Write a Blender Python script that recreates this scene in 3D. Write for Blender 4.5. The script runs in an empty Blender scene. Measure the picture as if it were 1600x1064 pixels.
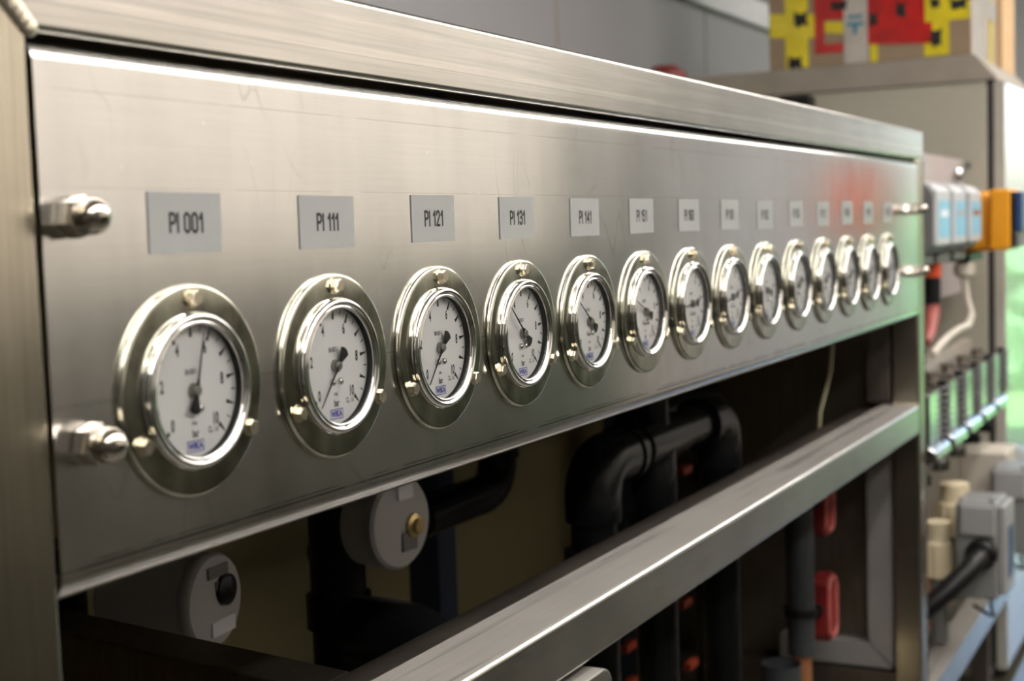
import bpy, bmesh, math, random
from mathutils import Vector, Matrix, Euler
R = math.radians
PI = math.pi
random.seed(7)
scene = bpy.context.scene
C = scene.collection

# ------------------------------------------------------------------ camera
F_PX = 2210.66
YAW, PITCH, ROLL = 1.0900, -0.07764, -0.03219
cam_d = bpy.data.cameras.new('camera')
cam_d.sensor_width = 36.0
cam_d.lens = F_PX / 1600 * 36.0
cam_d.clip_start = 0.02
cam_d.clip_end = 200
cam = bpy.data.objects.new('camera', cam_d)
C.objects.link(cam)
fw = Vector((math.sin(YAW) * math.cos(PITCH), math.cos(YAW) * math.cos(PITCH), math.sin(PITCH)))
rt = Vector((math.cos(YAW), -math.sin(YAW), 0))
up = rt.cross(fw)
c_, s_ = math.cos(ROLL), math.sin(ROLL)
r2, u2 = rt * c_ + up * s_, up * c_ - rt * s_
m = Matrix((r2, u2, -fw)).transposed().to_4x4()
m.translation = Vector((-0.68744, -0.58049, 0.09239))
cam.matrix_world = m
cam_d.dof.use_dof = True
cam_d.dof.focus_distance = 1.20
cam_d.dof.aperture_fstop = 5.6
cam_d.dof.aperture_blades = 7
scene.camera = cam

# ------------------------------------------------------------------ world, sun, exposure
world = bpy.data.worlds.new('outdoor_sky')
scene.world = world
world.use_nodes = True
wn = world.node_tree
bg = wn.nodes['Background']
sky = wn.nodes.new('ShaderNodeTexSky')
sky.sky_type = 'NISHITA'
sky.sun_disc = False
sky.sun_elevation = R(50)
sky.sun_rotation = R(250)
sky.altitude = 100
sky.dust_density = 3.0
wn.links.new(sky.outputs[0], bg.inputs[0])
bg.inputs[1].default_value = 0.6
sun_d = bpy.data.lights.new('sun', 'SUN')
sun_d.energy = 12.0
sun_d.angle = R(2)
sun_d.color = (1.0, 0.96, 0.9)
sun = bpy.data.objects.new('sun', sun_d)
C.objects.link(sun)
sun.rotation_euler = Vector((0.55, -0.25, -0.8)).to_track_quat('-Z', 'Y').to_euler()
vs = scene.view_settings
vs.view_transform = 'Standard'
vs.look = 'None'
vs.gamma = 1
vs.use_curve_mapping = False
vs.exposure = 0.27
LAMP = 18.0        # emission of the fluorescent luminaires

# ------------------------------------------------------------------ materials
def _mat(name):
    mt = bpy.data.materials.new(name)
    mt.use_nodes = True
    nt = mt.node_tree
    return mt, nt, nt.nodes['Principled BSDF']

def N(nt, kind, **kw):
    n = nt.nodes.new(kind)
    for k, v in kw.items():
        setattr(n, k, v)
    return n

def noise(nt, scale, detail=3, stretch=(1, 1, 1), coord='Object', rough=0.55):
    tc = N(nt, 'ShaderNodeTexCoord')
    mp = N(nt, 'ShaderNodeMapping')
    mp.inputs['Scale'].default_value = stretch
    nz = N(nt, 'ShaderNodeTexNoise')
    nz.inputs['Scale'].default_value = scale
    nz.inputs['Detail'].default_value = detail
    nz.inputs['Roughness'].default_value = rough
    nt.links.new(tc.outputs[coord], mp.inputs['Vector'])
    nt.links.new(mp.outputs[0], nz.inputs['Vector'])
    return nz

def ramp(nt, src, stops):
    r = N(nt, 'ShaderNodeValToRGB')
    el = r.color_ramp.elements
    while len(el) > 1:
        el.remove(el[-1])
    el[0].position, el[0].color = stops[0][0], (*stops[0][1], 1)
    for p, c in stops[1:]:
        e = el.new(p)
        e.color = (*c, 1)
    nt.links.new(src, r.inputs[0])
    return r

def g3(v):
    return (v, v, v)

def mix(nt, a, b, fac, mode='MIX'):
    mx = N(nt, 'ShaderNodeMix', data_type='RGBA', blend_type=mode)
    for sock, val in ((6, a), (7, b)):
        if hasattr(val, 'links') or hasattr(val, 'is_linked'):
            nt.links.new(val, mx.inputs[sock])
        else:
            mx.inputs[sock].default_value = (*val, 1)
    if isinstance(fac, (int, float)):
        mx.inputs[0].default_value = fac
    else:
        nt.links.new(fac, mx.inputs[0])
    return mx.outputs[2]

def paint(name, col, rough=0.5, metal=0.0, var=0.12, scale=12, bump=0.0, stretch=(1, 1, 1), spec=0.5, coat=0.0):
    mt, nt, b = _mat(name)
    nz = noise(nt, scale, 4, stretch)
    lo = tuple(max(0, c * (1 - var)) for c in col)
    hi = tuple(min(1, c * (1 + var)) for c in col)
    rp = ramp(nt, nz.outputs[0], [(0.3, lo), (0.7, hi)])
    nt.links.new(rp.outputs[0], b.inputs['Base Color'])
    b.inputs['Roughness'].default_value = rough
    b.inputs['Metallic'].default_value = metal
    b.inputs['Specular IOR Level'].default_value = spec
    b.inputs['Coat Weight'].default_value = coat
    if bump:
        bp = N(nt, 'ShaderNodeBump')
        bp.inputs['Strength'].default_value = bump
        bp.inputs['Distance'].default_value = 0.002
        nz2 = noise(nt, scale * 6, 3, stretch)
        nt.links.new(nz2.outputs[0], bp.inputs['Height'])
        nt.links.new(bp.outputs[0], b.inputs['Normal'])
    return mt

def steel(name, col=(0.62, 0.6, 0.56), rough=0.3, aniso=0.0, tangent=(0, 0, 1), grain=(1, 30, 30), blotch=0.1, rvar=0.08, bump=0.0, dust=None, bscale=7):
    mt, nt, b = _mat(name)
    b.inputs['Metallic'].default_value = 1.0
    n1 = noise(nt, bscale, 5, (1, 1, 1))
    n2 = noise(nt, 6, 3, grain)
    base = ramp(nt, n1.outputs[0], [(0.25, tuple(c * (1 - blotch) for c in col)), (0.75, tuple(min(1, c * (1 + blotch)) for c in col))])
    grain_c = ramp(nt, n2.outputs[0], [(0.25, g3(0.78)), (0.75, g3(1.0))])
    o = mix(nt, base.outputs[0], grain_c.outputs[0], 1.0, 'MULTIPLY')
    nt.links.new(o, b.inputs['Base Color'])
    rr = N(nt, 'ShaderNodeMapRange')
    rr.inputs['To Min'].default_value = rough - rvar
    rr.inputs['To Max'].default_value = rough + rvar
    nt.links.new(n1.outputs[0], rr.inputs['Value'])
    nt.links.new(rr.outputs[0], b.inputs['Roughness'])
    if aniso:
        b.inputs['Anisotropic'].default_value = aniso
        cx = N(nt, 'ShaderNodeCombineXYZ')
        for i in range(3):
            cx.inputs[i].default_value = tangent[i]
        nt.links.new(cx.outputs[0], b.inputs['Tangent'])
    if bump:
        bp = N(nt, 'ShaderNodeBump')
        bp.inputs['Strength'].default_value = bump
        bp.inputs['Distance'].default_value = 0.0004
        nt.links.new(n2.outputs[0], bp.inputs['Height'])
        nt.links.new(bp.outputs[0], b.inputs['Normal'])
    if dust:
        # dust film settled on faces that look up, streaked along the rail
        ge = N(nt, 'ShaderNodeNewGeometry')
        sx = N(nt, 'ShaderNodeSeparateXYZ')
        nt.links.new(ge.outputs['Normal'], sx.inputs[0])
        upf = ramp(nt, sx.outputs[2], [(0.80, g3(0)), (0.97, g3(1))])
        n3 = noise(nt, 3.2, 4, (0.35, 14, 14), rough=0.6)
        st = ramp(nt, n3.outputs[0], [(0.30, g3(0.15)), (0.46, g3(0.8))])
        df = N(nt, 'ShaderNodeMath', operation='MULTIPLY')
        nt.links.new(upf.outputs[0], df.inputs[0]); nt.links.new(st.outputs[0], df.inputs[1])
        o2 = mix(nt, o, dust, df.outputs[0])
        nt.links.new(o2, b.inputs['Base Color'])
        inv = N(nt, 'ShaderNodeMath', operation='SUBTRACT'); inv.inputs[0].default_value = 1.0
        nt.links.new(df.outputs[0], inv.inputs[1])
        nt.links.new(inv.outputs[0], b.inputs['Metallic'])
    return mt

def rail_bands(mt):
    """a thin dark line and a lighter strip running along the rail"""
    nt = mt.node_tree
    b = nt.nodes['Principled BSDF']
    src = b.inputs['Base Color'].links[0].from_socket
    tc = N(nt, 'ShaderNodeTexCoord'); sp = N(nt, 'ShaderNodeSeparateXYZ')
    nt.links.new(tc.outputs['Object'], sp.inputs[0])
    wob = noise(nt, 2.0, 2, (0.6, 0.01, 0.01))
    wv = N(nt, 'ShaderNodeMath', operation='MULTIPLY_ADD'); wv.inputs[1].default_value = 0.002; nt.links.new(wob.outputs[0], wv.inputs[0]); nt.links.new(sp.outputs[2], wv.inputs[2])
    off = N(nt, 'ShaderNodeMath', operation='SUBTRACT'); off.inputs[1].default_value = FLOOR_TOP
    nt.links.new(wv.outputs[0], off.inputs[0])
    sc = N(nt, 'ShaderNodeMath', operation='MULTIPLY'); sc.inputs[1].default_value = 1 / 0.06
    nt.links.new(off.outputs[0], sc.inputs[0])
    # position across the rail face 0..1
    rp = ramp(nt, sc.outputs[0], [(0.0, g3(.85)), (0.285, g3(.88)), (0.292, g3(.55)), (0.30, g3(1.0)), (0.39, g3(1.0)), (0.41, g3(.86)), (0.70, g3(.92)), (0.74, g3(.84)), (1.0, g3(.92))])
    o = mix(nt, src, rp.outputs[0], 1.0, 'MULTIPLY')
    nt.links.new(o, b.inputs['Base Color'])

def panel_steel():
    """rolled stainless sheet: fine horizontal grain, smudges, a pencil line and dark broken lines at the bottom bend"""
    mt, nt, b = _mat('rolled_stainless_sheet')
    b.inputs['Metallic'].default_value = 1.0
    tc = N(nt, 'ShaderNodeTexCoord')
    sp = N(nt, 'ShaderNodeSeparateXYZ')
    nt.links.new(tc.outputs['Object'], sp.inputs[0])
    blot = noise(nt, 5.5, 5)
    fine = noise(nt, 5, 3, (2, 1, 90))
    run = noise(nt, 9, 3, (3.5, 1, 0.35))
    base = ramp(nt, blot.outputs[0], [(0.25, (0.68, 0.67, 0.645)), (0.75, (0.77, 0.76, 0.735))])
    gr = ramp(nt, fine.outputs[0], [(0.25, g3(0.93)), (0.75, g3(1.0))])
    o = mix(nt, base.outputs[0], gr.outputs[0], 1.0, 'MULTIPLY')
    rn = ramp(nt, run.outputs[0], [(0.35, g3(0.9)), (0.6, g3(1.0))])
    o = mix(nt, o, rn.outputs[0], 0.6, 'MULTIPLY')
    def line(z0, w, strength, brk):
        d = N(nt, 'ShaderNodeMath', operation='SUBTRACT'); d.inputs[1].default_value = z0
        nt.links.new(sp.outputs[2], d.inputs[0])
        a = N(nt, 'ShaderNodeMath', operation='ABSOLUTE'); nt.links.new(d.outputs[0], a.inputs[0])
        l = N(nt, 'ShaderNodeMath', operation='LESS_THAN'); l.inputs[1].default_value = w
        nt.links.new(a.outputs[0], l.inputs[0])
        nb = noise(nt, 14, 3, (1, 0.01, 0.01))
        br = ramp(nt, nb.outputs[0], [(brk, g3(0)), (brk + 0.08, g3(1))])
        m1 = N(nt, 'ShaderNodeMath', operation='MULTIPLY'); nt.links.new(l.outputs[0], m1.inputs[0]); nt.links.new(br.outputs[0], m1.inputs[1])
        m2 = N(nt, 'ShaderNodeMath', operation='MULTIPLY'); nt.links.new(m1.outputs[0], m2.inputs[0]); m2.inputs[1].default_value = strength
        return m2.outputs[0]
    o = mix(nt, o, (0.10, 0.09, 0.06), line(-0.0895, 0.0007, 0.75, 0.38))
    o = mix(nt, o, (0.16, 0.14, 0.10), line(-0.0868, 0.0006, 0.6, 0.45))
    o = mix(nt, o, (0.20, 0.18, 0.15), line(0.0025, 0.00035, 0.5, 0.36))
    o = mix(nt, o, (0.30, 0.27, 0.22), line(0.124, 0.0003, 0.4, 0.42))
    o = mix(nt, o, (0.34, 0.30, 0.24), line(0.178, 0.0005, 0.35, 0.40))
    # whitish wiped smudges
    sm = noise(nt, 16, 6, (1, 1, 0.8), rough=0.7)
    sr = ramp(nt, sm.outputs[0], [(0.58, g3(0)), (0.72, g3(1))])
    sf = N(nt, 'ShaderNodeMath', operation='MULTIPLY'); sf.inputs[1].default_value = 0.30
    nt.links.new(sr.outputs[0], sf.inputs[0])
    o = mix(nt, o, (0.80, 0.78, 0.74), sf.outputs[0])
    # hairline scratches and a few drip stains
    for scl, ang, thr in ((9, 0.7, 0.012), (6, -0.5, 0.009), (13, 1.4, 0.010)):
        tcm = N(nt, 'ShaderNodeMapping'); tcm.inputs['Rotation'].default_value = (0, ang, 0); tcm.inputs['Scale'].default_value = (1, 0.01, 0.35)
        nt.links.new(tc.outputs['Object'], tcm.inputs['Vector'])
        vz = N(nt, 'ShaderNodeTexNoise'); vz.inputs['Scale'].default_value = scl; vz.inputs['Detail'].default_value = 2
        nt.links.new(tcm.outputs[0], vz.inputs['Vector'])
        sb = N(nt, 'ShaderNodeMath', operation='SUBTRACT'); sb.inputs[1].default_value = 0.56
        nt.links.new(vz.outputs[0], sb.inputs[0])
        ab = N(nt, 'ShaderNodeMath', operation='ABSOLUTE'); nt.links.new(sb.outputs[0], ab.inputs[0])
        rpx = ramp(nt, ab.outputs[0], [(0.0, g3(0.30)), (thr * 0.4, g3(0.0))])
        brk = noise(nt, 5, 2); bk = ramp(nt, brk.outputs[0], [(0.52, g3(0)), (0.60, g3(1))])
        fm = N(nt, 'ShaderNodeMath', operation='MULTIPLY'); nt.links.new(rpx.outputs[0], fm.inputs[0]); nt.links.new(bk.outputs[0], fm.inputs[1])
        o = mix(nt, o, (0.25, 0.22, 0.17), fm.outputs[0])
    spk = noise(nt, 130, 1); sk = ramp(nt, spk.outputs[0], [(0.765, g3(0)), (0.79, g3(0.7))])
    o = mix(nt, o, (0.92, 0.90, 0.85), sk.outputs[0])
    nt.links.new(o, b.inputs['Base Color'])
    rr = N(nt, 'ShaderNodeMapRange')
    rr.inputs['To Min'].default_value = 0.11
    rr.inputs['To Max'].default_value = 0.22
    nt.links.new(sm.outputs[0], rr.inputs['Value'])
    nt.links.new(rr.outputs[0], b.inputs['Roughness'])
    b.inputs['Anisotropic'].default_value = 0.75
    cx = N(nt, 'ShaderNodeCombineXYZ')
    cx.inputs[2].default_value = 1.0
    nt.links.new(cx.outputs[0], b.inputs['Tangent'])
    return mt

def glass_thin(name, tint=(0.97, 0.98, 0.98)):
    mt = bpy.data.materials.new(name)
    mt.use_nodes = True
    nt = mt.node_tree
    nt.nodes.clear()
    out = N(nt, 'ShaderNodeOutputMaterial')
    tr = N(nt, 'ShaderNodeBsdfTransparent'); tr.inputs[0].default_value = (*tint, 1)
    gl = N(nt, 'ShaderNodeBsdfGlossy'); gl.inputs['Roughness'].default_value = 0.03
    fr = N(nt, 'ShaderNodeFresnel'); fr.inputs[0].default_value = 1.3
    mx = N(nt, 'ShaderNodeMixShader')
    nt.links.new(fr.outputs[0], mx.inputs[0]); nt.links.new(tr.outputs[0], mx.inputs[1]); nt.links.new(gl.outputs[0], mx.inputs[2])
    nt.links.new(mx.outputs[0], out.inputs[0])
    return mt

def emit(name, col, st):
    mt = bpy.data.materials.new(name)
    mt.use_nodes = True
    nt = mt.node_tree
    nt.nodes.clear()
    out = N(nt, 'ShaderNodeOutputMaterial')
    e = N(nt, 'ShaderNodeEmission')
    e.inputs[0].default_value = (*col, 1)
    e.inputs[1].default_value = st
    nt.links.new(e.outputs[0], out.inputs[0])
    return mt

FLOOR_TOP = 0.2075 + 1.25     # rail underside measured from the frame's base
M = {}
M['panel'] = panel_steel()
M['frame'] = steel('brushed_frame_steel', (0.66, 0.645, 0.61), 0.24, 0.45, (0, .7, .7), (1.5, 60, 60), 0.10, 0.06, 0.05, dust=(0.36, 0.33, 0.30))
M['top_rail'] = steel('banded_rail_steel', (0.68, 0.66, 0.61), 0.22, 0.45, (0, .7, .7), (1.2, 70, 70), 0.10, 0.06, 0.05)
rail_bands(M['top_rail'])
M['post'] = steel('brushed_post_steel', (0.60, 0.55, 0.45), 0.25, 0.4, (.7, .7, 0), (60, 60, 1.5), 0.12, 0.06, 0.05)
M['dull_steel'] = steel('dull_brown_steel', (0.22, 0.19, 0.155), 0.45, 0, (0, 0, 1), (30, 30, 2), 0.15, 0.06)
M['flange'] = steel('tarnished_flange_steel', (0.60, 0.595, 0.50), 0.14, 0, (0, 0, 1), (3, 3, 3), 0.36, 0.10, bscale=34)
M['chrome'] = steel('polished_bezel_steel', (0.80, 0.79, 0.76), 0.09, 0, (0, 0, 1), (4, 4, 4), 0.05, 0.04)
M['nut'] = steel('polished_nut_steel', (0.60, 0.55, 0.48), 0.07, 0, (0, 0, 1), (4, 4, 4), 0.06, 0.03)
M['screw'] = steel('warm_screw_steel', (0.78, 0.70, 0.56), 0.25, 0, (0, 0, 1), (4, 4, 4), 0.06, 0.04)
M['weld'] = steel('weld_bead_steel', (0.66, 0.60, 0.48), 0.38, 0, (0, 0, 1), (4, 4, 4), 0.2, 0.05)
M['dial'] = paint('dial_white', (0.90, 0.895, 0.88), 0.6, var=0.02)
M['hub'] = paint('dull_hub_metal', (0.26, 0.26, 0.23), 0.4, 0.5, var=0.1)
M['ink'] = paint('black_ink', (0.012, 0.012, 0.012), 0.6, var=0.1)
M['blue_ink'] = paint('blue_ink', (0.05, 0.055, 0.42), 0.6, var=0.05)
M['case'] = paint('dark_case_wall', (0.012, 0.012, 0.011), 0.5, var=0.1)
M['glass'] = glass_thin('gauge_glass')
M['tag'] = paint('grey_label_film', (0.31, 0.315, 0.305), 0.42, var=0.04, scale=30, spec=0.4)
M['black_pvc'] = paint('black_pvc', (0.006, 0.0065, 0.007), 0.25, var=0.2, spec=0.2)
M['rubber'] = paint('black_rubber', (0.007, 0.007, 0.007), 0.4, spec=0.3, var=0.2)
M['white_cap'] = paint('white_plastic_cap', (0.42, 0.41, 0.40), 0.45, var=0.04)
M['brass'] = paint('brass', (0.55, 0.42, 0.20), 0.35, 1.0, var=0.15)
M['navy'] = paint('navy_painted_steel', (0.02, 0.03, 0.07), 0.4, var=0.15)
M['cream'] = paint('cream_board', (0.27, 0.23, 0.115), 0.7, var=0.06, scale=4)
M['hose'] = paint('yellowed_hose', (0.34, 0.31, 0.19), 0.5, var=0.1)
M['red'] = paint('red_plastic', (0.17, 0.007, 0.007), 0.5, var=0.1)
M['redrim'] = paint('worn_red_plastic', (0.36, 0.085, 0.07), 0.5, var=0.2)
M['lever'] = paint('dark_orange_lever', (0.30, 0.035, 0.010), 0.45, var=0.1)
M['orange_red'] = paint('orange_red_plastic', (0.80, 0.10, 0.03), 0.4, var=0.1)
M['copper'] = paint('copper_pipe', (0.45, 0.20, 0.09), 0.4, 0.6, var=0.2)
M['grey_pvc'] = paint('grey_pvc', (0.030, 0.033, 0.036), 0.45, var=0.1)
M['cream_pp'] = paint('cream_polypropylene', (0.72, 0.62, 0.42), 0.45, var=0.06)
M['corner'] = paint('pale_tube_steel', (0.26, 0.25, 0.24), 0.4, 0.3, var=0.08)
M['beige_box'] = paint('beige_plastic_box', (0.55, 0.50, 0.42), 0.5, var=0.05)
M['grey_box'] = paint('grey_plastic_box', (0.40, 0.40, 0.39), 0.4, var=0.04)
M['jb_body'] = paint('junction_grey', (0.22, 0.22, 0.215), 0.4, var=0.04)
M['jb_cover'] = paint('junction_cover_grey', (0.33, 0.33, 0.325), 0.4, var=0.04)
M['grey_dark'] = paint('dark_grey_plastic', (0.16, 0.16, 0.155), 0.5, var=0.06)
M['dev_grey'] = paint('light_grey_housing', (0.50, 0.51, 0.52), 0.35, var=0.04)
M['dev_blue'] = paint('light_blue_label', (0.22, 0.50, 0.66), 0.4, var=0.08)
M['dev_white'] = paint('white_print', (0.80, 0.84, 0.86), 0.5, var=0.04)
M['amber'] = paint('amber_plastic', (0.86, 0.36, 0.012), 0.38, var=0.05)
M['dark_blue'] = paint('dark_blue_plastic', (0.02, 0.05, 0.16), 0.35, var=0.1)
M['cab'] = paint('beige_powder_coat', (0.45, 0.425, 0.345), 0.45, var=0.03, scale=40, bump=0.05)
M['cab_gloss'] = paint('glossy_beige_coat', (0.46, 0.44, 0.38), 0.22, var=0.03, scale=40, coat=0.8)
M['cab_seal'] = paint('dark_door_seal', (0.03, 0.028, 0.025), 0.6, var=0.1)
M['tray'] = paint('grey_brown_cover', (0.33, 0.29, 0.24), 0.5, var=0.08)
M['card'] = paint('cardboard', (0.31, 0.225, 0.145), 0.8, var=0.07, scale=20, stretch=(1, 8, 1))
M['card_new'] = paint('fresh_cardboard', (0.58, 0.38, 0.20), 0.8, var=0.06, scale=20, stretch=(1, 8, 1))
M['tape_y'] = paint('yellow_tape', (0.75, 0.62, 0.02), 0.25, var=0.12, scale=18, coat=0.4)
M['tape_r'] = paint('red_tape', (0.50, 0.015, 0.012), 0.22, var=0.2, scale=18, coat=0.4)
M['tape_c'] = paint('clear_tape', (0.52, 0.48, 0.42), 0.18, var=0.1, scale=18, coat=0.5)
M['teal_ink'] = paint('teal_print', (0.02, 0.22, 0.32), 0.5, var=0.1)
M['wall'] = paint('pale_grey_wall_panel', (0.31, 0.31, 0.32), 0.4, var=0.02, scale=3)
M['wall_warm'] = paint('warm_white_wall', (0.82, 0.76, 0.69), 0.55, var=0.03, scale=3)
M['wall_dark'] = paint('dark_grey_wall', (0.10, 0.095, 0.085), 0.5, var=0.05, scale=3)
M['wall_end'] = paint('light_grey_end_wall', (0.50, 0.50, 0.50), 0.5, var=0.03, scale=3)
M['ceil'] = paint('white_ceiling', (0.74, 0.72, 0.68), 0.7, var=0.02, scale=3)
M['floor'] = paint('olive_grey_floor', (0.055, 0.052, 0.040), 0.12, var=0.12, scale=4)
M['duct'] = paint('white_trunking', (0.70, 0.71, 0.72), 0.4, var=0.03)
M['olive'] = paint('olive_green_paint', (0.055, 0.052, 0.034), 0.5, var=0.1)
M['grass'] = paint('hedge_leaves', (0.13, 0.30, 0.14), 0.6, var=0.4, scale=5)
M['lawn'] = paint('lawn_green', (0.15, 0.34, 0.12), 0.8, var=0.3, scale=8)
M['paving'] = paint('pale_concrete_paving', (0.72, 0.70, 0.70), 0.8, var=0.06)
M['alu'] = steel('zinc_plated_steel', (0.72, 0.72, 0.72), 0.16, 0, (0, 0, 1), (3, 3, 3), 0.1, 0.06)
M['plate'] = paint('pinkish_grey_plate', (0.42, 0.37, 0.36), 0.4, var=0.05)
M['dev_body'] = paint('mid_grey_housing', (0.17, 0.17, 0.17), 0.45, var=0.06)
M['lamp'] = emit('fluorescent_diffuser', (1.0, 0.955, 0.91), LAMP)

# ------------------------------------------------------------------ mesh helpers
def box_bm(bm, a, b, bev=0.0, seg=2):
    """axis box from corner a to corner b, optionally with rounded edges"""
    t = bmesh.new()
    bmesh.ops.create_cube(t, size=1)
    ctr = [(a[i] + b[i]) / 2 for i in range(3)]
    sz = [abs(b[i] - a[i]) for i in range(3)]
    for v in t.verts:
        v.co = Vector((ctr[i] + v.co[i] * sz[i] for i in range(3)))
    if bev > 0:
        bmesh.ops.bevel(t, geom=list(t.edges), offset=min(bev, min(sz) * 0.49), segments=seg, affect='EDGES', profile=0.5)
    tmp = bpy.data.meshes.new('t')
    t.to_mesh(tmp); t.free()
    bm.from_mesh(tmp)
    bpy.data.meshes.remove(tmp)
    return bm

def axis_mat(p, d):
    d = Vector(d).normalized()
    q = d.to_track_quat('Z', 'Y')
    return Matrix.Translation(Vector(p)) @ q.to_matrix().to_4x4()

def lathe(bm, prof, mat=None, seg=32, closed=False):
    """profile [(r, h)] turned about local Z, placed by mat"""
    mat = mat or Matrix.Identity(4)
    rings = []
    for r, h in prof:
        if r < 1e-6:
            rings.append([bm.verts.new(mat @ Vector((0, 0, h)))])
        else:
            rings.append([bm.verts.new(mat @ Vector((r * math.cos(2 * PI * k / seg), r * math.sin(2 * PI * k / seg), h))) for k in range(seg)])
    pairs = list(zip(rings[:-1], rings[1:]))
    if closed:
        pairs.append((rings[-1], rings[0]))
    for A, B in pairs:
        for k in range(seg):
            k2 = (k + 1) % seg
            if len(A) == 1 and len(B) == 1:
                continue
            if len(A) == 1:
                bm.faces.new((A[0], B[k2], B[k]))
            elif len(B) == 1:
                bm.faces.new((A[k], A[k2], B[0]))
            else:
                bm.faces.new((A[k], A[k2], B[k2], B[k]))
    return bm

def tube(bm, pts, r, seg=16, cap=True):
    """round tube swept along points (r: number or list)"""
    pts = [Vector(p) for p in pts]
    rs = r if isinstance(r, (list, tuple)) else [r] * len(pts)
    tang = []
    for i in range(len(pts)):
        a = pts[max(0, i - 1)]; b = pts[min(len(pts) - 1, i + 1)]
        tang.append((b - a).normalized())
    ref = Vector((0, 0, 1)) if abs(tang[0].z) < 0.9 else Vector((1, 0, 0))
    nrm = tang[0].cross(ref).normalized()
    rings = []
    for i, p in enumerate(pts):
        t = tang[i]
        nrm = (nrm - t * nrm.dot(t)).normalized()
        bn = t.cross(nrm)
        rings.append([bm.verts.new(p + (nrm * math.cos(2 * PI * k / seg) + bn * math.sin(2 * PI * k / seg)) * rs[i]) for k in range(seg)])
    for A, B in zip(rings[:-1], rings[1:]):
        for k in range(seg):
            k2 = (k + 1) % seg
            bm.faces.new((A[k], A[k2], B[k2], B[k]))
    if cap:
        bm.faces.new(rings[0][::-1]); bm.faces.new(rings[-1])
    return bm

def prism(bm, poly, axis, a, b, bev=0.0, seg=2):
    """extrude a 2D polygon along an axis ('x': poly=(y,z), 'y': poly=(x,z), 'z': poly=(x,y))"""
    def P(u, v, w):
        return {'x': (w, u, v), 'y': (u, w, v), 'z': (u, v, w)}[axis]
    t = bmesh.new()
    A = [t.verts.new(P(u, v, a)) for u, v in poly]
    B = [t.verts.new(P(u, v, b)) for u, v in poly]
    t.faces.new(A); t.faces.new(B[::-1])
    for k in range(len(poly)):
        k2 = (k + 1) % len(poly)
        t.faces.new((A[k2], A[k], B[k], B[k2]))
    bmesh.ops.recalc_face_normals(t, faces=list(t.faces))
    if bev > 0:
        bmesh.ops.bevel(t, geom=list(t.edges), offset=bev, segments=seg, affect='EDGES', profile=0.5)
    tmp = bpy.data.meshes.new('t')
    t.to_mesh(tmp); t.free()
    bm.from_mesh(tmp)
    bpy.data.meshes.remove(tmp)
    return bm

def arc(cx, cy, r, a0, a1, n=8):
    return [(cx + r * math.cos(R(a0 + (a1 - a0) * k / n)), cy + r * math.sin(R(a0 + (a1 - a0) * k / n))) for k in range(n + 1)]

def elbow_pts(p, q, s, rad, n=8):
    """path p -> q -> s with the corner q rounded"""
    p, q, s = Vector(p), Vector(q), Vector(s)
    a = (p - q).normalized(); b = (s - q).normalized()
    out = [p]
    for k in range(n + 1):
        t = k / n
        out.append((q + a * rad) * (1 - t) ** 2 + q * 2 * t * (1 - t) + (q + b * rad) * t * t)
    out.append(s)
    return out

def root_loc(o):
    l = Vector((0, 0, 0))
    while o is not None:
        l += o.location
        o = o.parent
    return l

def finish(me, smooth=True, angle=38):
    if smooth:
        for p in me.polygons:
            p.use_smooth = True
        me.set_sharp_from_angle(angle=R(angle))

def harden(o):
    wn_ = o.modifiers.new('weighted_normals', 'WEIGHTED_NORMAL')
    wn_.keep_sharp = True
    wn_.weight = 80

def obj(name, bm, mat, parent=None, smooth=True, local=False, origin=None, recalc=True):
    if recalc:
        bmesh.ops.recalc_face_normals(bm, faces=list(bm.faces))
    me = bpy.data.meshes.new(name)
    bm.to_mesh(me); bm.free()
    me.materials.append(mat)
    finish(me, smooth)
    o = bpy.data.objects.new(name, me)
    C.objects.link(o)
    if smooth:
        harden(o)
    if parent is not None:
        o.parent = parent
        if not local:
            me.transform(Matrix.Translation(-root_loc(parent)))
    elif origin is not None:
        me.transform(Matrix.Translation(-Vector(origin)))
        o.location = origin
    return o

def tag(o, label, cat, group=None):
    o['label'] = label; o['category'] = cat
    if group:
        o['group'] = group
    return o

def thing(name, label, cat, loc=(0, 0, 0), group=None):
    o = bpy.data.objects.new(name, None)
    o.empty_display_size = 0.05
    C.objects.link(o)
    o.location = loc
    return tag(o, label, cat, group)

def struct(name, bm, mat, **kw):
    o = obj(name, bm, mat, **kw)
    o['kind'] = 'structure'
    return o

def BM():
    return bmesh.new()

def B(a, b, bev=0.0, seg=2):
    return box_bm(BM(), a, b, bev, seg)

def text_bm(bm, body, size, xs=1.0, at=(0, 0), y=0.0, align='CENTER', bold=0.0, to=None):
    """lettering as flat faces in the XZ plane facing -Y (to: optional matrix applied afterwards)"""
    cu = bpy.data.curves.new('lettering', 'FONT')
    cu.body = body; cu.size = size
    cu.align_x = align; cu.align_y = 'CENTER'
    cu.offset = bold
    cu.resolution_u = 3
    o = bpy.data.objects.new('lettering', cu)
    C.objects.link(o)
    bpy.context.view_layer.update()
    me = bpy.data.meshes.new_from_object(o.evaluated_get(bpy.context.evaluated_depsgraph_get()))
    bpy.data.objects.remove(o); bpy.data.curves.remove(cu)
    mt = Matrix.Translation((at[0], y, at[1])) @ Matrix.Rotation(PI / 2, 4, 'X') @ Matrix.Diagonal((xs, 1, 1, 1))
    if to is not None:
        mt = to @ mt
    me.transform(mt)
    bm.from_mesh(me)
    bpy.data.meshes.remove(me)
    return bm

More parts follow.
